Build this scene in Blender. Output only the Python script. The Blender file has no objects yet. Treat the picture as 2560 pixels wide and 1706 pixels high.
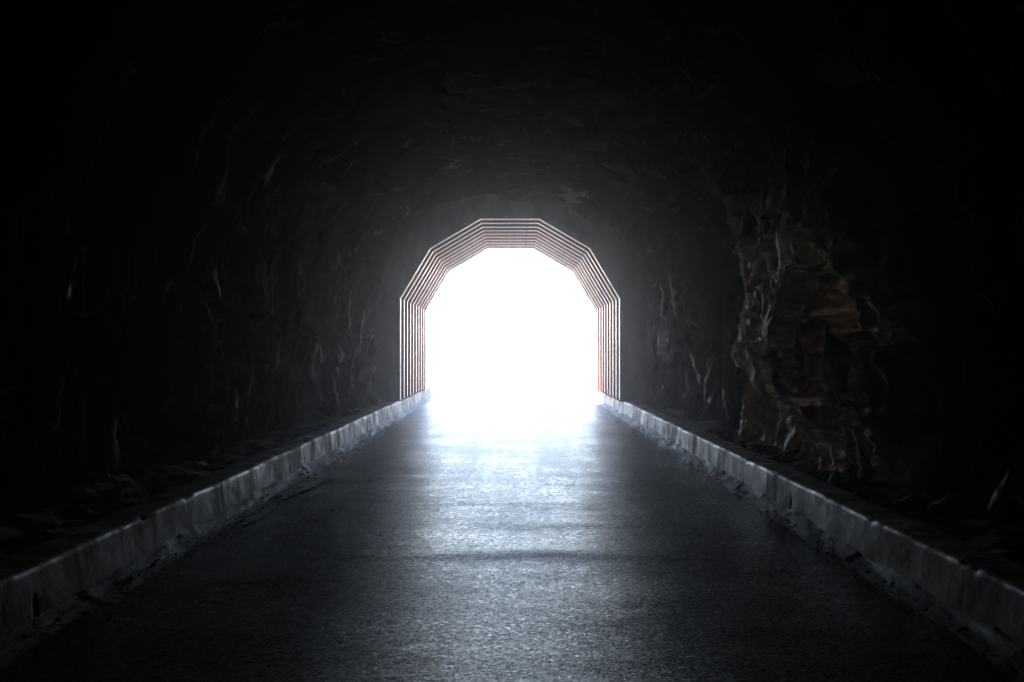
import bpy, bmesh, math, random
import numpy as np
from mathutils import Vector, Euler

S = bpy.context.scene
C = S.collection
R = math.radians
rng = np.random.default_rng(7)
random.seed(11)

# ------------------------------------------------------------------ camera
cd = bpy.data.cameras.new('camera'); cam = bpy.data.objects.new('camera', cd); C.objects.link(cam)
cd.lens = 35.0; cd.sensor_width = 36.0; cd.clip_start = 0.05; cd.clip_end = 5000
cam.location = (0.06, 0.0, 1.65)
cam.rotation_euler = (R(90.48), 0, R(0.09))
S.camera = cam

# ------------------------------------------------------------------ sky, sun, exposure
SUN_EL, SUN_AZ = R(55), R(-33)          # azimuth from +Y, negative is to the left
w = bpy.data.worlds.new('World'); S.world = w; w.use_nodes = True
nt = w.node_tree; nt.nodes.clear()
sky = nt.nodes.new('ShaderNodeTexSky'); sky.sky_type = 'NISHITA'; sky.sun_disc = False
sky.sun_elevation = SUN_EL; sky.sun_rotation = SUN_AZ; sky.dust_density = 0.3; sky.air_density = 1.0; sky.ozone_density = 3.2
bg = nt.nodes.new('ShaderNodeBackground'); bg.inputs['Strength'].default_value = 0.13
wo = nt.nodes.new('ShaderNodeOutputWorld')
nt.links.new(sky.outputs[0], bg.inputs[0]); nt.links.new(bg.outputs[0], wo.inputs[0])
ld = bpy.data.lights.new('sun', 'SUN'); ld.energy = 4.0; ld.angle = R(0.53); ld.color = (1.0, 0.95, 0.88)
sun = bpy.data.objects.new('sun', ld); C.objects.link(sun)
to_sun = Vector((math.sin(SUN_AZ)*math.cos(SUN_EL), math.cos(SUN_AZ)*math.cos(SUN_EL), math.sin(SUN_EL)))
sun.rotation_euler = to_sun.to_track_quat('Z', 'Y').to_euler()
sun.location = (0, 60, 60)
S.view_settings.view_transform = 'Standard'; S.view_settings.look = 'None'
S.view_settings.exposure = 3.9; S.view_settings.gamma = 1.0
cy = S.cycles
cy.max_bounces = 10; cy.diffuse_bounces = 5; cy.glossy_bounces = 4; cy.volume_bounces = 1
cy.sample_clamp_indirect = 1.0
cy.caustics_reflective = False; cy.caustics_refractive = False
cy.use_denoising = True
try: cy.use_guiding = True; cy.use_surface_guiding = True; cy.use_volume_guiding = True
except Exception: pass

# ------------------------------------------------------------------ noise in numpy
_perm = rng.permutation(512)
_g = rng.normal(size=(512, 3)); _g /= np.linalg.norm(_g, axis=1)[:, None]
def _h(i, j, k): return _perm[(_perm[(_perm[i & 511] + j) & 511] + k) & 511]
def perlin(x, y, z):
    x, y, z = np.broadcast_arrays(np.asarray(x, float), np.asarray(y, float), np.asarray(z, float))
    xi, yi, zi = (np.floor(a).astype(int) for a in (x, y, z))
    xf, yf, zf = x-xi, y-yi, z-zi
    f = lambda t: t*t*t*(t*(t*6-15)+10)
    u, v, q = f(xf), f(yf), f(zf); out = 0
    for a in (0, 1):
        for b in (0, 1):
            for c in (0, 1):
                g = _g[_h(xi+a, yi+b, zi+c)]
                d = g[..., 0]*(xf-a)+g[..., 1]*(yf-b)+g[..., 2]*(zf-c)
                out = out + d*(u if a else 1-u)*(v if b else 1-v)*(q if c else 1-q)
    return out*1.6
def fbm(x, y, z, o=4, gain=.5):
    s, a, t = 1.0, 1.0, 0
    for k in range(o):
        t = t + a*perlin(np.asarray(x)*s+k*17.3, np.asarray(y)*s+k*5.1, np.asarray(z)*s-k*9.7); s *= 2.03; a *= gain
    return t
def ridged(x, y, z, o=4):
    s, a, t = 1.0, 1.0, 0
    for k in range(o):
        t = t + a*(1-2*np.abs(perlin(np.asarray(x)*s+k*7.3, np.asarray(y)*s+k*15.1, np.asarray(z)*s+k*3.7))); s *= 2.1; a *= .5
    return t
_ch = rng.random((512, 4))
def facets(x, y, z):
    """each cell is a tilted plane: broken rock faces with sharp steps"""
    xi, yi, zi = (np.floor(a).astype(int) for a in (x, y, z))
    best = np.full(x.shape, 1e9); val = np.zeros(x.shape)
    for a in (-1, 0, 1):
        for b in (-1, 0, 1):
            for c in (-1, 0, 1):
                h = _h(xi+a, yi+b, zi+c); r = _ch[h]
                dx, dy, dz = x-(xi+a+r[..., 0]), y-(yi+b+r[..., 1]), z-(zi+c+r[..., 2])
                d = dx*dx+dy*dy+dz*dz
                g = _g[(h+37) & 511]
                vv = (r[..., 3]-.5) + .9*(g[..., 0]*dx+g[..., 1]*dy+g[..., 2]*dz)
                m = d < best
                best = np.where(m, d, best); val = np.where(m, vv, val)
    return val

# ------------------------------------------------------------------ object helpers
def tag(o, label=None, cat=None, group=None, kind=None):
    if label: o['label'] = label
    if cat: o['category'] = cat
    if group: o['group'] = group
    if kind: o['kind'] = kind
    return o
def link(name, me, mat, parent=None):
    o = bpy.data.objects.new(name, me); C.objects.link(o)
    if mat: me.materials.append(mat)
    if parent: o.parent = parent
    return o
def empty(name, loc=(0, 0, 0)):
    o = bpy.data.objects.new(name, None); C.objects.link(o); o.location = loc; o.empty_display_size = .2
    return o
def grid_mesh(name, P, UV=None, smooth=True, flip=False):
    """P: (n, m, 3) array of points"""
    n, m = P.shape[:2]
    me = bpy.data.meshes.new(name)
    idx = np.arange(n*m).reshape(n, m)
    q = np.stack([idx[:-1, :-1], idx[1:, :-1], idx[1:, 1:], idx[:-1, 1:]], -1).reshape(-1, 4)
    if flip: q = q[:, ::-1]
    me.vertices.add(n*m); me.vertices.foreach_set('co', P.reshape(-1).astype(np.float32))
    me.loops.add(q.size); me.loops.foreach_set('vertex_index', q.reshape(-1).astype(np.int32))
    me.polygons.add(len(q)); me.polygons.foreach_set('loop_start', np.arange(0, q.size, 4).astype(np.int32))
    try: me.polygons.foreach_set('loop_total', np.full(len(q), 4, np.int32))
    except Exception: pass
    me.update(calc_edges=True)
    if UV is not None:
        uvl = me.uv_layers.new(name='uv'); uvl.data.foreach_set('uv', UV.reshape(-1, 2)[q.reshape(-1)].reshape(-1).astype(np.float32))
    if smooth: me.polygons.foreach_set('use_smooth', np.ones(len(q), bool))
    me.validate(); return me
def bm_mesh(name, bm, smooth=False):
    me = bpy.data.meshes.new(name); bmesh.ops.recalc_face_normals(bm, faces=bm.faces); bm.to_mesh(me); bm.free()
    if smooth:
        for p in me.polygons: p.use_smooth = True
    return me
def box(bm, x0, x1, y0, y1, z0, z1, bev=0):
    r = bmesh.ops.create_cube(bm, size=1)
    for v in r['verts']:
        v.co = Vector(((x0+x1)/2+v.co.x*(x1-x0), (y0+y1)/2+v.co.y*(y1-y0), (z0+z1)/2+v.co.z*(z1-z0)))
    if bev:
        es = list({e for v in r['verts'] for e in v.link_edges})
        bmesh.ops.bevel(bm, geom=es, offset=bev, segments=2, affect='EDGES')

# ------------------------------------------------------------------ material helpers
class M:
    def __init__(s, name):
        s.m = bpy.data.materials.new(name); s.m.use_nodes = True
        s.t = s.m.node_tree; s.b = s.t.nodes['Principled BSDF']
    def n(s, typ, **kw):
        nd = s.t.nodes.new(typ)
        for k, v in kw.items():
            if k in nd.inputs: nd.inputs[k].default_value = v
            else: setattr(nd, k, v)
        return nd
    def l(s, a, b): s.t.links.new(a, b)
    def coord(s, scale=(1, 1, 1), src='Object', loc=(0, 0, 0)):
        tc = s.n('ShaderNodeTexCoord'); mp = s.n('ShaderNodeMapping')
        mp.inputs['Scale'].default_value = scale; mp.inputs['Location'].default_value = loc
        s.l(tc.outputs[src], mp.inputs['Vector']); return mp.outputs[0]
    def noise(s, vec, scale, detail=6, rough=.55, dist=0):
        nd = s.n('ShaderNodeTexNoise', Scale=scale, Detail=detail, Roughness=rough, Distortion=dist); s.l(vec, nd.inputs['Vector']); return nd.outputs['Fac']
    def vor(s, vec, scale, feature='F1'):
        nd = s.n('ShaderNodeTexVoronoi', feature=feature, Scale=scale); s.l(vec, nd.inputs['Vector']); return nd.outputs['Distance']
    def ramp(s, fac, *stops):
        nd = s.n('ShaderNodeValToRGB'); e = nd.color_ramp.elements
        while len(e) < len(stops): e.new(.5)
        for el, (p, c) in zip(e, stops):
            el.position = p; el.color = (c, c, c, 1) if isinstance(c, (int, float)) else (*c, 1)
        s.l(fac, nd.inputs[0]); return nd.outputs[0]
    def mix(s, fac, a, b, mode='MIX'):
        nd = s.n('ShaderNodeMix', data_type='RGBA', blend_type=mode)
        for sock, v in ((nd.inputs[0], fac), (nd.inputs[6], a), (nd.inputs[7], b)):
            if isinstance(v, (int, float)): sock.default_value = v if sock is nd.inputs[0] else (v, v, v, 1)
            elif isinstance(v, tuple): sock.default_value = (*v, 1)
            else: s.l(v, sock)
        return nd.outputs[2]
    def math(s, op, a, b=None):
        nd = s.n('ShaderNodeMath', operation=op)
        for i, v in enumerate((a, b)):
            if v is None: continue
            if isinstance(v, (int, float)): nd.inputs[i].default_value = v
            else: s.l(v, nd.inputs[i])
        return nd.outputs[0]
    def bump(s, h, strength=.5, dist=.02, prev=None):
        nd = s.n('ShaderNodeBump', Strength=strength, Distance=dist); s.l(h, nd.inputs['Height'])
        if prev is not None: s.l(prev, nd.inputs['Normal'])
        return nd.outputs[0]
    def out(s, col=None, rough=None, normal=None, metallic=None, spec=None):
        for k, v in (('Base Color', col), ('Roughness', rough), ('Normal', normal), ('Metallic', metallic), ('Specular IOR Level', spec)):
            if v is None: continue
            if isinstance(v, (int, float)): s.b.inputs[k].default_value = v
            elif isinstance(v, tuple): s.b.inputs[k].default_value = (*v, 1)
            else: s.l(v, s.b.inputs[k])
        return s.m

def rock_material():
    m = M('rock')
    v = m.coord(); uv = m.coord(src='UV')
    big = m.noise(v, .45, 5); mid = m.noise(v, 2.2, 8, .6); fine = m.noise(v, 14, 8, .65)
    col = m.mix(m.ramp(big, (.35, 0), (.65, 1)), (.0115, .0100, .0108), (.018, .0155, .014))
    col = m.mix(m.ramp(mid, (.42, 0), (.7, .6)), col, (.026, .023, .0205))
    # thin pale veins along the joints
    vc = m.coord((1.5, .55, 1), 'UV'); vn = m.n('ShaderNodeTexNoise', Scale=1.7, Detail=6.0); m.l(vc, vn.inputs['Vector'])
    vw = m.n('ShaderNodeVectorMath', operation='MULTIPLY_ADD'); m.l(vn.outputs['Color'], vw.inputs[0]); vw.inputs[1].default_value = (.9, .9, 0); m.l(vc, vw.inputs[2])
    vein = m.math('MULTIPLY', m.ramp(m.vor(vw.outputs[0], 1.0, 'DISTANCE_TO_EDGE'), (.0, 1), (.022, 0)), m.ramp(m.noise(uv, 1.3, 5, .6), (.46, 0), (.60, .9)))
    col = m.mix(vein, col, (.30, .275, .24))
    # brown, iron stained block in the right wall, its colour lightened to imitate light
    sx = m.n('ShaderNodeSeparateXYZ'); m.l(v, sx.inputs[0])
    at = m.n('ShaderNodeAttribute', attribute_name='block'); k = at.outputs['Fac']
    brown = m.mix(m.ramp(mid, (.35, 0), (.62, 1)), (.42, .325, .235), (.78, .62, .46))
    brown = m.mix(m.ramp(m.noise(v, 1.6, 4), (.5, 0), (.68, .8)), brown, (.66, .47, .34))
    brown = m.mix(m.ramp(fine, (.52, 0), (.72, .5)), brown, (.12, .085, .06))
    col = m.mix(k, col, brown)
    # pale lime that ran down the walls from seeping joints
    la = m.n('ShaderNodeAttribute', attribute_name='lime')
    col = m.mix(m.math('MULTIPLY', la.outputs['Fac'], m.ramp(m.noise(m.coord((6, 1.2, 1), 'UV'), 2.2, 7, .65), (.30, 0), (.44, 1))), col, (.84, .80, .72))
    h = m.bump(m.ramp(m.vor(v, 3.2), (.0, 1), (.7, 0)), .3, .05)
    h = m.bump(mid, .5, .05, h); h = m.bump(fine, .5, .022, h)
    grit = m.math('MULTIPLY', m.noise(v, 6.5, 7, .7), k); h = m.bump(grit, .4, .03, h)
    wet = m.math('MULTIPLY', m.ramp(m.noise(m.coord((3, .8, 1), 'UV'), 1.1, 6, .6), (.60, 0), (.68, 1)), m.ramp(m.math('DIVIDE', sx.outputs[2], 10), (.22, 1), (.30, 0)))       # seeping damp patches
    wet = m.math('MAXIMUM', wet, la.outputs['Fac']); ro = m.mix(wet, .85, .42); sp = m.mix(wet, .0, .45)
    ro = m.mix(k, ro, .66); sp = m.mix(k, sp, .22)
    return m.out(col, ro, h, spec=sp)

def concrete_material(name, base=(.165, .158, .140), dark=(.040, .036, .031), pale=(.48, .47, .44), rlo=.34):
    m = M(name); v = m.coord()
    run = m.math('ADD', m.math('MULTIPLY', m.noise(m.coord((2.2, 2.2, .7)), 1.5, 9, .68, .8), .6), m.math('MULTIPLY', m.noise(m.coord(loc=(7, 1, 3)), 1.9, 8, .68), .4))      # stains that run down
    cloud = m.noise(v, 1.1, 6, .6); fine = m.noise(v, 30, 6, .7)
    col = m.mix(m.ramp(run, (.41, 1), (.56, 0)), base, dark)
    col = m.mix(m.ramp(m.noise(m.coord((1.6, 1.6, .8), loc=(4, 2, 9)), 1.9, 8, .65, .8), (.53, 0), (.62, .75)), col, pale)
    col = m.mix(m.ramp(cloud, (.36, .85), (.56, 0)), col, (.085, .072, .052))
    col = m.mix(m.ramp(fine, (.5, 0), (.75, .45)), col, dark)
    sz = m.n('ShaderNodeSeparateXYZ'); m.l(v, sz.inputs[0])
    h = m.bump(fine, .35, .005); h = m.bump(m.noise(v, 5, 5), .3, .02, h)
    stain = m.ramp(run, (.41, .1), (.56, 1))
    return m.out(col, m.mix(stain, .8, m.ramp(cloud, (.3, rlo+.15), (.7, rlo))), h, spec=m.mix(stain, .08, .6))

def asphalt_material():
    m = M('asphalt'); v = m.coord()
    agg = m.vor(v, 70); fine = m.noise(v, 52, 6, .78); patch = m.noise(m.coord((.55, .9, 1)), 1.1, 7, .6)
    tracks = m.noise(m.coord((1.6, .12, 1)), 1.3, 5, .6)
    col = m.mix(m.ramp(patch, (.35, 0), (.65, 1)), (.006, .0085, .0095), (.013, .0165, .018))
    col = m.mix(m.ramp(agg, (.1, .5), (.35, 0)), col, (.06, .06, .06))
    cr = m.coord((2.3, .22, 1)); 
    nz = m.n('ShaderNodeTexNoise', Scale=2.2, Detail=5.0); m.l(cr, nz.inputs['Vector'])
    warp = m.n('ShaderNodeVectorMath', operation='MULTIPLY_ADD'); m.l(nz.outputs['Color'], warp.inputs[0]); warp.inputs[1].default_value = (.5, .5, .5); m.l(cr, warp.inputs[2])
    crack = m.ramp(m.vor(warp.outputs[0], 1.15, 'DISTANCE_TO_EDGE'), (.0, .55), (.005, 0))
    crack = m.math('MULTIPLY', crack, m.ramp(m.noise(m.coord((1.2, .5, 1)), .8, 4), (.50, 0), (.62, 1)))
    col = m.mix(crack, col, (.012, .012, .012))
    h = m.bump(m.ramp(agg, (.05, 1), (.5, 0)), .5, .0035)
    h = m.bump(fine, .5, .003, h)
    h = m.bump(m.noise(v, 7, 6, .65), .14, .007, h)
    h = m.bump(m.math('SUBTRACT', 1.0, crack), .1, .002, h)
    ro = m.mix(m.ramp(m.math('ADD', m.math('MULTIPLY', tracks, .5), m.math('MULTIPLY', patch, .5)), (.38, 0), (.6, 1)), .20, .30)
    ro = m.mix(m.ramp(m.noise(v, 22, 5, .7), (.40, 0), (.62, .3)), ro, .6)
    ro = m.mix(m.ramp(m.noise(v, 55, 3, .7), (.47, 0), (.60, .35)), ro, .68)
    cell = m.n('ShaderNodeTexVoronoi', feature='F1', Scale=70.0); m.l(v, cell.inputs['Vector']); sc = m.n('ShaderNodeSeparateColor'); m.l(cell.outputs['Color'], sc.inputs[0])
    sp = m.mix(m.ramp(sc.outputs[0], (.3, 0), (.75, 1)), .02, .66)
    m.b.inputs['Specular Tint'].default_value = (.80, .95, 1, 1)
    sp = m.mix(crack, sp, 0.0); ro = m.mix(crack, ro, .9)
    return m.out(col, ro, h, spec=sp)

def earth_material(name, a, b, scale=2.0, bumpd=.05, rough=.9):
    m = M(name); v = m.coord()
    n1 = m.noise(v, scale, 8, .65); n2 = m.noise(v, scale*9, 6, .7)
    col = m.mix(m.ramp(n1, (.35, 0), (.65, 1)), a, b)
    col = m.mix(m.ramp(n2, (.45, 0), (.75, .5)), col, tuple(c*.4 for c in a))
    h = m.bump(n1, .6, bumpd); h = m.bump(n2, .6, bumpd*.4, h)
    return m.out(col, rough, h)

def steel_material(name, a, b, metallic=0.0, rough=.45, spec=.5):
    m = M(name); v = m.coord()
    n1 = m.noise(v, 3.5, 7, .65); n2 = m.noise(m.coord((9, 9, 1.2)), 2.2, 6, .6)
    col = m.mix(m.ramp(n1, (.4, 0), (.62, 1)), a, b)
    col = m.mix(m.ramp(n2, (.5, 0), (.7, .5)), col, tuple(c*.45 for c in a))
    return m.out(col, m.ramp(n1, (.3, rough-.1), (.7, rough+.2)), m.bump(n2, .25, .004), metallic, spec)

def silt_material():
    m = M('gutter_silt'); v = m.coord()
    n1 = m.noise(m.coord((2.2, .7, 2)), 1.7, 8, .65, .5); n2 = m.noise(v, 26, 6, .7)
    col = m.mix(m.ramp(n1, (.40, 0), (.60, 1)), (.032, .033, .032), (.095, .10, .10))
    col = m.mix(m.ramp(m.noise(m.coord((2.5, .9, 1), loc=(3, 8, 1)), 1.9, 7, .65), (.53, 0), (.60, .9)), col, (.035, .032, .028))
    col = m.mix(m.ramp(n2, (.5, 0), (.75, .5)), col, (.06, .055, .05))
    h = m.bump(n1, .7, .04); h = m.bump(n2, .6, .012, h)
    return m.out(col, m.ramp(n1, (.4, .62), (.6, .5)), h, spec=.12)

ROCK = rock_material()
KERB = concrete_material('kerb_concrete')
SHOT = concrete_material('sprayed_concrete', (.062, .057, .060), (.042, .038, .040), (.085, .080, .083), .6)
ASPH = asphalt_material()
DIRT = earth_material('ledge_dirt', (.030, .026, .022), (.058, .051, .042), 3.0, .06)
SAND = earth_material('pale_ground', (.24, .235, .22), (.34, .335, .31), .6, .1)
CLIFF = earth_material('cliff_rock', (.22, .18, .14), (.36, .30, .24), .5, .3)
FLANGE = steel_material('pale_painted_steel', (.93, .76, .61), (.95, .82, .68), .7, .34)
RUST = steel_material('rusty_steel', (.52, .125, .06), (.60, .17, .09), 0.0, .9, .0)
LAG = steel_material('red_brown_liner', (.56, .14, .065), (.66, .21, .11), 0.0, .9, .0)
SILT = silt_material()
STONE = earth_material('loose_stone', (.10, .085, .07), (.22, .185, .15), 9, .02)
PALE = earth_material('pale_stone', (.38, .36, .32), (.52, .50, .46), 9, .01, .5)
WET = M('wet_film'); WET.out((.22, .24, .25), .48); WET = WET.m

# ------------------------------------------------------------------ dimensions (metres)
W = 2.76            # half width between the kerb faces
KH = 0.36           # kerb height
RIB0, RIBS, NRIB = 25.06, 0.81, 9
PORT = 32.3         # outer mouth of the tunnel
RX = -0.03
POLY = [(-2.76, KH), (-2.76, 2.93), (-2.01, 4.19), (-.739, 4.935), (.739, 4.935), (2.01, 4.19), (2.76, 2.93), (2.76, KH)]
def offset(poly, d):
    """offset the arch outward by d with mitred corners; feet stay level"""
    P = [Vector(p) for p in poly]; out = []
    for i, p in enumerate(P):
        ns = []
        for a, b in ((i-1, i), (i, i+1)):
            if 0 <= a and b < len(P):
                t = (P[b]-P[a]).normalized(); ns.append(Vector((-t.y, t.x)))
        if len(ns) == 1: out.append(p+ns[0]*d)
        else:
            h = (ns[0]+ns[1]).normalized(); out.append(p+h*(d/h.dot(ns[0])))
    return out
def arch(bm, d0, d1, y0, y1):
    """one arch shaped solid between offsets d0..d1 and depths y0..y1"""
    a, b = offset(POLY, d0), offset(POLY, d1)
    rings = []
    for p, q in zip(a, b):
        rings.append([bm.verts.new((p.x, y, p.y)) if k == 0 else bm.verts.new((q.x, y, q.y)) for k, y in ((0, y0), (0, y1), (1, y1), (1, y0))])
    for r, s in zip(rings, rings[1:]):
        for i in range(4): bm.faces.new((r[i], r[(i+1) % 4], s[(i+1) % 4], s[i]))
    bm.faces.new(rings[0]); bm.faces.new(rings[-1][::-1])

# ------------------------------------------------------------------ the bored rock
# seepage streaks: side, distance along the bore, bottom, top, half width, strength
LIME = [(-1, 17.2, .75, 1.75, .10, 1), (-1, 19.3, .8, 2.0, .12, .9), (-1, 19.0, .5, 1.0, .08, .9), (-1, 14.0, .6, 1.1, .07, .8), (-1, 15.2, 1.2, 1.9, .06, .7),
        (-1, 22.6, .7, 2.6, .12, .45), (-1, 23.5, .5, 1.8, .14, .5), (-1, 11.4, .9, 1.5, .05, .6), (-1, 10.3, .35, 1.2, .09, .7), (-1, 9.6, .5, 1.4, .06, .6),
        (-1, 8.9, 2.0, 2.3, .09, .7), (-1, 8.4, 2.5, 2.7, .06, .8), (-1, 14.6, 4.0, 4.5, .07, .8), (-1, 12.0, 3.2, 4.0, .05, .5),
        (-1, 21.2, .8, 1.9, .07, .8), (-1, 20.4, .45, 1.2, .06, .7), (-1, 22.1, 1.9, 3.1, .06, .7), (-1, 24.0, 1.0, 2.2, .08, .7), (-1, 18.2, .5, .95, .05, .7),
        (1, 19.2, .6, 1.4, .06, .8), (1, 21.5, .45, 1.5, .06, .8), (1, 22.9, 2.2, 3.3, .06, .7), (1, 20.8, 1.9, 2.9, .05, .7), (1, 23.8, 1.2, 2.4, .07, .8),
        (1, 23.2, .5, 2.4, .16, .8), (1, 22.4, 1.3, 2.7, .10, .8), (1, 20.2, .9, 1.7, .13, 1), (1, 18.0, .5, 1.5, .10, .9), (1, 18.4, 1.9, 2.6, .08, .8),
        (1, 21.2, 2.2, 3.6, .10, .5), (1, 15.0, .4, 1.3, .05, .7), (1, 14.0, .5, 1.2, .04, .7), (1, 8.6, 1.25, 1.75, .07, .6), (1, 8.0, 2.0, 2.3, .05, .5), (1, 24.2, .5, 1.6, .1, .5)]
def rock_tunnel():
    ys = np.concatenate([np.linspace(-22, 3.5, 110, endpoint=False), np.linspace(3.5, 25.4, 640)])
    ts = np.linspace(0, 1, 430)
    Y, T = np.meshgrid(ys, ts, indexing='ij')
    # half width and crown along the bore
    hw = np.interp(Y, [-22, 6, 12, 17, 22, 25.4], [4.0, 4.0, 3.95, 3.85, 3.55, 3.42])
    cr = np.interp(Y, [-22, 6, 15, 22, 25.4], [5.9, 5.9, 5.75, 5.6, 5.5])
    zs, z0 = 2.2, -.3
    Lw = zs-z0; La = 6.6; Lt = 2*Lw+La
    Sx = T*Lt
    left = Sx < Lw; right = Sx > Lw+La
    ang = np.clip((Sx-Lw)/La, 0, 1)*math.pi
    e = .86
    ca, sa = np.cos(ang), np.sin(ang)
    X = np.where(left, -hw, np.where(right, hw, -hw*np.sign(ca)*np.abs(ca)**e))
    Z = np.where(left, z0+Sx, np.where(right, z0+(Lt-Sx), zs+(cr-zs)*np.abs(sa)**e))
    nx = np.where(left, 1., np.where(right, -1., ca)); nz = np.where(left | right, 0., -sa)
    # noise space: features long down the wall, short along the bore
    fx, fy, fz = X, Y, Z*.5
    big = fbm(fx*.30, fy*.42, fz*.5, 3)
    fc = facets(fx*.8+.15*big, fy*1.15+.2*big, fz*1.3)
    fc2 = facets(fx*2.3+3, fy*2.9+1, Z*1.5+7)
    rd = ridged(fx*1.2, fy*1.7, Z*.55, 5)
    fine = fbm(X*4.5, Y*5.5, Z*3.2, 4, .6)
    D = .34*big + .17*fc + .055*fc2 + .035*rd + .024*fine
    # steps left by the blasting rounds: the bore narrows and jumps back every few metres
    saw = ((Y+.5*big+.25*fbm(X*.7, Z*.7, Y*.2, 3)) % 3.4)/3.4
    D += .14*(saw-.5)
    # the big broken block in the right wall: sharp far edge, ragged near end
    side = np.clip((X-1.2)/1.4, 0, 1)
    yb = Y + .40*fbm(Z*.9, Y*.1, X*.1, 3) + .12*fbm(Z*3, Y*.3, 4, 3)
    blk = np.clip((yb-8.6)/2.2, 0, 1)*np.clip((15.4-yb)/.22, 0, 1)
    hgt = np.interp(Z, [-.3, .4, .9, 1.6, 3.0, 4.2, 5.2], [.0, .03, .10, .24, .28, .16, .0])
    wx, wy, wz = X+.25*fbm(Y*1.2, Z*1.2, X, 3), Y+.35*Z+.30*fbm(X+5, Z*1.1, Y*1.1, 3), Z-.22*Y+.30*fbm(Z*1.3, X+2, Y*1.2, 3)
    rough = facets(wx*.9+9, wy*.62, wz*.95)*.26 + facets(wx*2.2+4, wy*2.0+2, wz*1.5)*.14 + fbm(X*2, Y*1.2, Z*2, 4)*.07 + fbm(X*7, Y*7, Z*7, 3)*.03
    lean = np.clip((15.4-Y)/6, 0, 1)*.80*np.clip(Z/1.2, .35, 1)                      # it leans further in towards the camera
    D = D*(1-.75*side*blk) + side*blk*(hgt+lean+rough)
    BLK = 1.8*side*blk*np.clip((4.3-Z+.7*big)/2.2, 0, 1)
    fade = np.clip((25.5-Y)/1.2, .25, 1)
    lime = np.zeros(Y.shape)
    for sd, yc, za, zb, wd, am in LIME:
        wd *= .62; am *= .25 if yc < 12.5 else 1
        wob = .10*fbm(Z*1.3, yc*3, sd, 3)+.03*fbm(Z*5, yc, sd, 3)
        z = Z; tt = np.clip((z-za)/(zb-za), 0, 1)
        ww = wd*(.35+.9*np.sin(math.pi*tt)**.7+.5*fbm(z*3, yc*7, 2, 3))
        on = (np.sign(X) == sd)*np.clip((z-za)/.12, 0, 1)*np.clip((zb-z)/.25, 0, 1)
        lime = np.maximum(lime, am*on*np.clip(1.4-np.abs(Y-yc-wob)/np.maximum(ww, .01), 0, 1))
    D *= fade
    lime *= 1-.8*np.clip(BLK, 0, 1)
    D += .08*lime*(.6+.6*fbm(Y*3, Z*2.2, X, 3))
    foot = np.clip((.9-Z)/.7, 0, 1)**2                      # the wall spreads into rubble at its foot
    D += np.where(Y > 3, .16*foot, 0)
    # never closer than the kerb's back
    P = np.stack([X+nx*D, Y+.10*fbm(X*1.1, Y*1.1, Z*.6+4, 3)*fade, Z+nz*D], -1)
    lim = W+.40
    low = (P[..., 2] < 1.0)
    P[..., 0] = np.where(low & (np.abs(P[..., 0]) < lim) & (left | right), np.sign(P[..., 0])*lim, P[..., 0])
    UV = np.stack([Y, Sx], -1)
    me = grid_mesh('rock_tunnel', P, UV, smooth=True)
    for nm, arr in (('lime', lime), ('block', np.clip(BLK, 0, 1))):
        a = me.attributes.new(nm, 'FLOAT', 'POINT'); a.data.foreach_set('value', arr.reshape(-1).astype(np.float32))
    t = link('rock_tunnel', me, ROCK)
    tag(t, 'dark rough blasted rock walls and arched roof of the tunnel, pale lime streaks running down', 'rock tunnel')
    # unseen cap added behind the camera to keep light out of the bore
    bm = bmesh.new()
    vs = [bm.verts.new(tuple(p)) for p in P[0, ::6]]
    c = bm.verts.new((0, -25, 2.5))
    for a, b in zip(vs, vs[1:]): bm.faces.new((a, b, c))
    bm.faces.new((vs[-1], vs[0], c))
    link('end_cap', bm_mesh('end_cap', bm), ROCK, t)
    return P
ROCKP = rock_tunnel()

# ------------------------------------------------------------------ ground, road
def ground():
    n = 90
    gx = np.sinh(np.linspace(-4.6, 4.6, n))*18; gy = 33+np.sinh(np.linspace(-1.9, 5.0, n))*18
    Yg, Xg = np.meshgrid(gy, gx, indexing='ij')
    far = np.clip((np.hypot(Xg, Yg-33)-60)/400, 0, 1)
    Z = -.12 + far*12*(.5+fbm(Xg*.006, Yg*.006, 0, 3)) + np.where((np.abs(Xg) > 6) & (Yg > 40), .12*fbm(Xg*.15, Yg*.15, 2, 3), 0)
    Z = np.where((np.abs(Xg) < 8), -.12, Z)
    tag(link('ground', grid_mesh('ground', np.stack([Xg, Yg, Z], -1), flip=True), SAND), kind='structure')
ground()
def road():
    xs = np.linspace(-2.66, 2.66, 90)
    ys = np.concatenate([np.linspace(-22, 4, 60, endpoint=False), np.linspace(4, 26, 620, endpoint=False), np.linspace(26, 60, 80, endpoint=False), np.linspace(60, 420, 40)])
    Y, X = np.meshgrid(ys, xs, indexing='ij')
    Z = .028*(1-(X/2.66)**2)
    Z += .008*fbm(X*.35, Y*.8, 3, 4) + .003*fbm(X*.8, Y*2.3, 8, 4)
    for yc, a, wd, x0, xw, bend in ((7.95, .009, .20, .15, 1.1, -.12), (8.35, .004, .16, .35, .8, .05), (9.3, .010, .22, .7, .9, .05), (10.6, .007, .25, .3, .8, .0), (13.2, .010, .3, 1.0, .9, .0), (12.6, .010, .3, -1.6, .6, 0), (6.6, .006, .25, .8, .7, .05)):
        d = (Y-(yc+bend*(X-x0)**2+.06*fbm(X*1.5, yc, 1, 3)))/wd
        Z += a*np.exp(-d*d)*np.exp(-((X-x0)/xw)**2)
    Z = np.where(Y > 60, .02, Z)
    tag(link('road', grid_mesh('road', np.stack([X, Y, Z], -1), flip=True), ASPH), kind='structure')
    return X, Y, Z
road()

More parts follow.
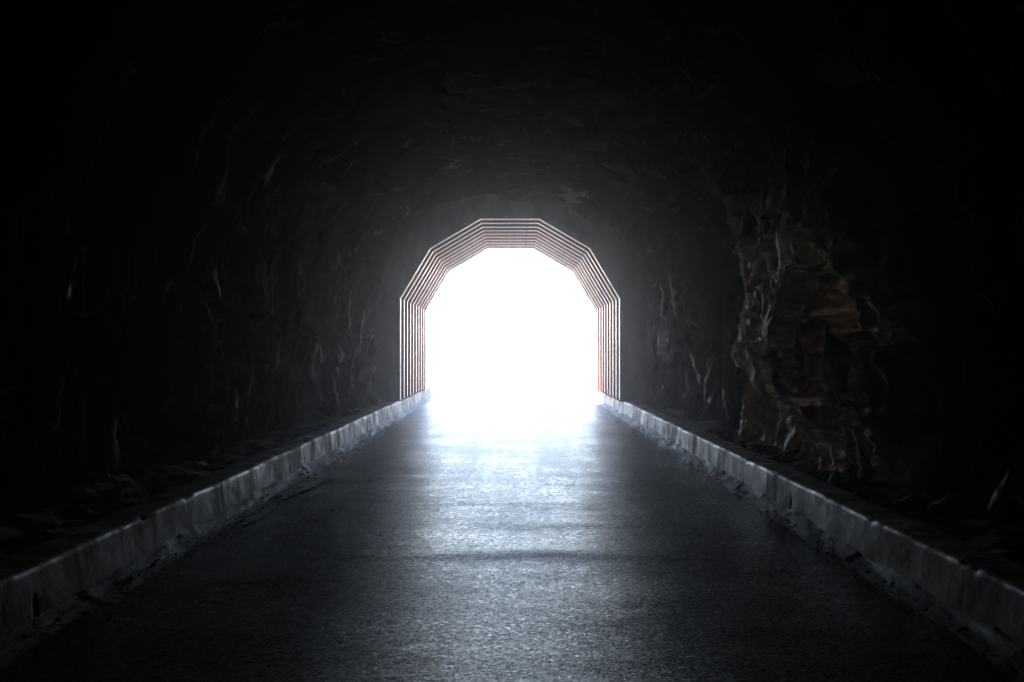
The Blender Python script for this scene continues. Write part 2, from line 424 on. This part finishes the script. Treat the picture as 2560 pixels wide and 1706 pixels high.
# ------------------------------------------------------------------ concrete kerbs
def kerb(side, slots, seed, label):
    ys = set(np.round(np.arange(-14, 34.01, .05), 3))
    for s in slots:
        ys -= {y for y in ys if abs(y-s) < .045}
        ys |= {s-.026, s-.018, s, s+.018, s+.026}
    ys = np.array(sorted(ys))
    prof = [(0, z) for z in (-.15, -.02, .02, .06, .10, .13, .15, .17, .21, .25, .29, .32)] + \
           [(0, .338), (.008, .352), (.022, .36), (.05, .362), (.10, .362), (.16, .362), (.22, .361), (.28, .358), (.32, .35), (.335, .33), (.34, .2), (.34, -.15)]
    prof = np.array(prof)
    n, m = len(ys), len(prof)
    Yg = np.repeat(ys[:, None], m, 1); O = np.repeat(prof[None, :, 0], n, 0); Z = np.repeat(prof[None, :, 1], n, 0)
    line = .018*fbm(ys*.35+seed, 0, 0, 3)                     # the formwork was not straight
    O = O + line[:, None]
    O += .006*fbm(Yg*2+seed, Z*3, 1, 3)
    batter = np.clip(Z, 0, .36)/.36*.03; O += batter
    Z += np.where(prof[None, :, 1] > .3, (.012*fbm(ys*.9+seed, 3, 0, 4))[:, None], 0)
    # chipped arris
    chip = np.clip(fbm(ys*2.7+seed, 8, 0, 4)-.25, 0, .6)
    ar = np.exp(-((np.arange(m)-13)/1.3)**2)[None, :]
    O += ar*chip[:, None]*.05; Z -= ar*chip[:, None]*.035
    top = (prof[:, 0] >= .05) & (prof[:, 1] > .34)
    Z += np.where(top[None, :], .010*fbm(Yg*3, O*6, seed, 3), 0)
    O += np.where((prof[None, :, 0] > .3), .03*fbm(Yg*1.8, seed, Z, 4), 0)
    for s in slots:                                           # weep slots cut into the face
        inn = (np.abs(Yg-s) <= .0185) & (prof[None, :, 1] < .16) & (prof[None, :, 1] > -.1) & (prof[None, :, 0] == 0)
        O += np.where(inn, .14, 0)
    X = side*(W+O)
    P = np.stack([X, Yg, Z], -1)
    o = link('concrete_kerb', grid_mesh('concrete_kerb', P, smooth=False, flip=(side < 0)), KERB)
    tag(o, label, 'kerb', 'low concrete kerbs along the road')
kerb(-1, [5.9, 12.6, 19.3], 1.7, 'low stained concrete kerb along the left edge of the road, chipped pale top edge')
kerb(1, [4.75, 9.75, 15.0, 20.1], 9.2, 'low stained concrete kerb along the right edge of the road, below the brown rock')

# ------------------------------------------------------------------ gutters of silt at the foot of the kerbs
def gutter(side, seed):
    ys = np.arange(3, 34, .045); us = np.linspace(0, 1, 12)
    Y, U = np.meshgrid(ys, us, indexing='ij')
    wd = .24 + .05*fbm(ys*.5+seed, 0, 0, 4) + .035*fbm(ys*2.2+seed, 5, 0, 3)
    Xo = W+.03 - U*(wd[:, None]+.03)
    Z = -.012+.10*(1-U)**1.5 + (1-U)*.018*fbm(Y*1.3, U*2, seed, 4) + .006*fbm(Y*5, U*5, seed, 3)*(1-U*.4) + .02*np.clip(facets(Y*3.1, U*1.5, Y*0+seed), 0, 1)*(1-U)
    P = np.stack([side*Xo, Y, Z], -1)
    tag(link('gutter', grid_mesh('gutter', P, flip=(side > 0)), SILT), kind='structure')
gutter(-1, 3.3); gutter(1, 7.9)

# ------------------------------------------------------------------ dirt ledges between kerb and rock
def ledge(side, seed):
    ys = np.arange(-14, 25.3, .07); us = np.linspace(0, 1, 34)
    Y, U = np.meshgrid(ys, us, indexing='ij')
    Xo = W+.325+U*1.9
    Z = .27 + .05*fbm(Y*.8, Xo*.8, seed, 4) + .03*fbm(Y*4, Xo*4, seed, 4) + .35*np.clip(U-.2, 0, 1)**1.2
    Z += .05*np.abs(facets(Y*2.5, Xo*2.5, Y*0+seed))
    Z = np.where(U < .06, np.minimum(Z, .30), Z)
    P = np.stack([side*Xo, Y, Z], -1)
    tag(link('dirt_ledge', grid_mesh('dirt_ledge', P, flip=(side > 0)), DIRT), kind='structure')
ledge(-1, 2.2); ledge(1, 6.4)

# ------------------------------------------------------------------ steel ribs
rib = empty('steel_rib', (RX, RIB0, 0))
b = bmesh.new(); arch(b, 0, .012, .038, .142); link('inner_flange', bm_mesh('inner_flange', b), FLANGE, rib)
b = bmesh.new(); arch(b, .012, .162, .083, .097); link('web', bm_mesh('web', b), RUST, rib)
b = bmesh.new(); arch(b, .162, .18, 0, .18); link('outer_flange', bm_mesh('outer_flange', b), RUST, rib)
for s in (-1, 1):
    b = bmesh.new(); box(b, s*2.85-.13, s*2.85+.13, -.04, .22, KH-.006, KH+.022, .003); link('base_plate', bm_mesh('base_plate', b), RUST, rib)
def copy_thing(o):
    c = o.copy(); C.objects.link(c)
    for ch in list(o.children):
        d = ch.copy(); C.objects.link(d); d.parent = c
    return c
RL = ['outermost and nearest of the nested pale arch ribs, set against the grey bulkhead',
      'pale steel arch rib next inside the outermost one',
      'third pale steel arch rib counted in from the grey bulkhead',
      'fourth pale steel arch rib counted in from the grey bulkhead',
      'middle one of the nine nested pale steel arch ribs',
      'fourth pale steel arch rib counted back from the daylight',
      'third pale steel arch rib counted back from the daylight',
      'pale steel arch rib last but one before the daylight',
      'innermost pale steel arch rib, washed out by the daylight right behind it']
for i in range(NRIB):
    o = rib if i == 0 else copy_thing(rib)
    o.location = (RX, RIB0+i*RIBS, 0)
    tag(o, RL[i], 'arch rib', 'nested steel arch ribs at the tunnel mouth')
lining = empty('tunnel_lining', (RX, RIB0, 0))
tag(lining, 'red brown liner plates closing the gaps between the pale arch ribs', 'tunnel lining')
for i in range(NRIB):
    y0 = i*RIBS+.10; y1 = (i+1)*RIBS+.08 if i < NRIB-1 else PORT-RIB0-.01
    b = bmesh.new(); arch(b, .12, .158, y0, y1); link('liner_plate', bm_mesh('liner_plate', b), LAG, lining)

# ------------------------------------------------------------------ bulkhead inside, cliff outside
def ring(bm, inner, outer, y0, y1):
    vi = [[bm.verts.new((p[0], y, p[1])) for p in inner] for y in (y0, y1)]
    vo = [[bm.verts.new((p[0], y, p[1])) for p in outer] for y in (y0, y1)]
    for i in range(len(inner)-1):
        bm.faces.new((vi[0][i], vi[0][i+1], vo[0][i+1], vo[0][i])); bm.faces.new((vi[1][i+1], vi[1][i], vo[1][i], vo[1][i+1]))
        bm.faces.new((vi[0][i+1], vi[0][i], vi[1][i], vi[1][i+1])); bm.faces.new((vo[0][i], vo[0][i+1], vo[1][i+1], vo[1][i]))
    for k in (0, -1): bm.faces.new((vi[0][k], vo[0][k], vo[1][k], vi[1][k]))
inn = [(p.x+RX, p.y) for p in offset(POLY, .013)]
out = [(-4.6, KH), (-4.6, 3.4), (-3.6, 5.6), (-1.3, 6.6), (1.3, 6.6), (3.6, 5.6), (4.6, 3.4), (4.6, KH)]
inn[0] = (inn[0][0], KH-.02); inn[-1] = (inn[-1][0], KH-.02); out[0] = (-4.6, -.1); out[-1] = (4.6, -.1)
b = bmesh.new(); ring(b, inn, out, RIB0-.06, RIB0-.008)
inn2 = [(p.x+RX, p.y) for p in offset(POLY, .19)]; ring(b, inn2, out, RIB0-.008, RIB0+.33)
tag(link('bulkhead', bm_mesh('bulkhead', b), SHOT), 'smooth grey sprayed concrete bulkhead filling the gap between the outermost rib and the rock', 'bulkhead')
inn = [(p.x+RX, p.y) for p in offset(POLY, .02)]; inn[0] = (inn[0][0], KH-.02); inn[-1] = (inn[-1][0], KH-.02)
out = [(-5, -.3), (-5, 3.6), (-4, 6), (-1.6, 7.2), (1.6, 7.2), (4, 6), (5, 3.6), (5, -.3)]
b = bmesh.new(); ring(b, inn, out, PORT, PORT+.45)
tag(link('portal_frame', bm_mesh('portal_frame', b), KERB), 'concrete portal frame at the bright outer mouth of the tunnel', 'portal')
def hillside():
    a = np.linspace(0, math.pi, 60); r = np.concatenate([[0], np.geomspace(.05, 1, 40)])
    Rr, A = np.meshgrid(r, a, indexing='ij')
    ix, iz = 4.2*np.cos(A), np.abs(6.3*np.sin(A))**1.0
    ox, oz = 120*np.cos(A), 55*np.sin(A)
    X = ix+(ox-ix)*Rr; Z = iz+(oz-iz)*Rr-.3
    Yc = PORT+.15 - Rr*26 + Rr**.5*1.2*fbm(X*.12, Z*.12, 3, 4)
    tag(link('hillside', grid_mesh('hillside', np.stack([X, Yc, Z], -1)), CLIFF), kind='structure')
hillside()

# ------------------------------------------------------------------ wet films, stones, slivers
LEVEL = .018
def film(cx, cy, sx, sy, seed, rot):
    bm = bmesh.new(); vs = []
    for k in range(40):
        a = k/40*2*math.pi; r = 1+.45*float(fbm(math.cos(a)*1.3+seed, math.sin(a)*1.3, 0, 3))
        x, y = sx*r*math.cos(a), sy*r*math.sin(a)
        vs.append((cx+x*math.cos(rot)-y*math.sin(rot), cy+x*math.sin(rot)+y*math.cos(rot)))
    hi = [bm.verts.new((x, y, LEVEL)) for x, y in vs]; bm.faces.new(hi)
    for a, c in zip(hi, hi[1:]+hi[:1]): bm.faces.new((a, c, bm.verts.new((cx+(c.co.x-cx)*.85, cy+(c.co.y-cy)*.95, -.004)), bm.verts.new((cx+(a.co.x-cx)*.85, cy+(a.co.y-cy)*.95, -.004))))
    tag(link('silt_patch', bm_mesh('silt_patch', bm), WET), kind='structure')
film(-2.45, 11.7, .15, .78, 1.2, -.08); film(-2.44, 9.7, .06, .40, 5.0, -.06)


def stone_mesh(seed, flat=.7):
    bm = bmesh.new(); bmesh.ops.create_icosphere(bm, subdivisions=2, radius=1)
    co = np.array([v.co[:] for v in bm.verts])
    d = 1+.35*facets(co[:, 0]*1.1+seed, co[:, 1]*1.1, co[:, 2]*1.1)+.15*fbm(co[:, 0]*2+seed, co[:, 1]*2, co[:, 2]*2, 2)
    for v, k in zip(bm.verts, d): v.co = Vector((v.co.x*k*1.2, v.co.y*k, v.co.z*k*flat))
    return bm_mesh('rubble_stone', bm)
SM = [stone_mesh(s*3.1, .55+.1*(s % 3)) for s in range(6)]
for me in SM: me.materials.append(STONE)
def put_stones(n, side, y0, y1, x0, x1, r0, r1, label, group, z0):
    for k in range(n):
        o = bpy.data.objects.new('rubble_stone', random.choice(SM)); C.objects.link(o)
        y = random.uniform(y0, y1); u = random.random()**1.3; r = r0+(r1-r0)*random.random()**2.2
        x = x0+(x1-x0)*u
        z = z0+(.35*max(0, (x-W-.325)/1.9-.2)**1.2 if z0 > .2 else 0)
        o.location = (side*x, y, z+r*.25); o.scale = (r, r*random.uniform(.7, 1.2), r*random.uniform(.7, 1.1))
        o.rotation_euler = (random.uniform(-.3, .3), random.uniform(-.3, .3), random.uniform(0, 6.28))
        tag(o, label, 'stone', group)
put_stones(42, 1, 8.2, 16, W+.42, W+1.0, .03, .15, 'loose broken stone lying at the foot of the brown rock, right ledge', 'stones on the right ledge', .29)
put_stones(30, -1, 8, 20, W+.42, W+1.0, .02, .08, 'loose dark stone lying on the dirt ledge behind the left kerb', 'stones on the left ledge', .29)
# crumbs along the gutters: beyond counting
def crumbs():
    bm = bmesh.new()
    for k in range(1500):
        side = random.choice((-1, 1)); y = 4.5+18*random.random()**1.3
        x = side*(W-.02-abs(random.gauss(.20, .12))); r = .004+.014*random.random()**3
        z = .035
        m = bmesh.ops.create_icosphere(bm, subdivisions=1, radius=r)
        sc = (random.uniform(.7, 1.4), random.uniform(.7, 1.4), random.uniform(.5, .9))
        for v in m['verts']:
            v.co = Vector((x+v.co.x*sc[0]*random.uniform(.8, 1.2), y+v.co.y*sc[1], z+v.co.z*sc[2]))
    tag(link('gravel', bm_mesh('gravel', bm), STONE), kind='stuff')
crumbs()
def shard(loc, h, wd, bend, rot, label):
    """a thin curved splinter of pale rock"""
    bm = bmesh.new(); N = 9; rows = []
    for k in range(N):
        t = k/(N-1); hw_ = wd*math.sin(math.pi*(t*.86+.12))**.8; th = .012*(1-t*.6)
        cx = bend*t*t
        rows.append([bm.verts.new((cx-hw_, -th, h*t)), bm.verts.new((cx, -th*1.8, h*t)), bm.verts.new((cx+hw_, -th, h*t)), bm.verts.new((cx+hw_*.8, th, h*t)), bm.verts.new((cx-hw_*.8, th, h*t))])
    for a, c in zip(rows, rows[1:]):
        for i in range(5): bm.faces.new((a[i], a[(i+1) % 5], c[(i+1) % 5], c[i]))
    bm.faces.new(rows[0]); bm.faces.new(rows[-1])
    o = link('stone_splinter', bm_mesh('stone_splinter', bm), PALE); o.location = loc; o.rotation_euler = rot
    tag(o, label, 'stone splinter', 'pale stone splinters on the right ledge')
shard((3.18, 9.85, .29), .19, .035, .06, (.1, .15, .5), 'pale curved stone splinter standing upright on the right ledge, nearest the camera')
shard((3.24, 11.3, .33), .16, .03, .05, (.2, 1.0, .4), 'pale stone splinter lying tilted under the overhang of the brown rock')
shard((3.24, 14.2, .33), .22, .03, .05, (.2, 1.15, .2), 'pale stone splinter lying flat at the far end of the brown rock')

# ------------------------------------------------------------------ haze added to imitate lens glow round the portal
def haze():
    bm = bmesh.new(); box(bm, -150, 150, -30, 260, -1.5, 75)
    m = bpy.data.materials.new('haze'); m.use_nodes = True; t = m.node_tree; t.nodes.clear()
    o = t.nodes.new('ShaderNodeOutputMaterial'); v = t.nodes.new('ShaderNodeVolumePrincipled')
    v.inputs['Color'].default_value = (.98, .918, .94, 1); v.inputs['Density'].default_value = .0055; v.inputs['Anisotropy'].default_value = .93
    t.links.new(v.outputs[0], o.inputs['Volume'])
    tag(link('haze', bm_mesh('haze', bm), m), kind='stuff')
HAZE = True
if HAZE: haze()
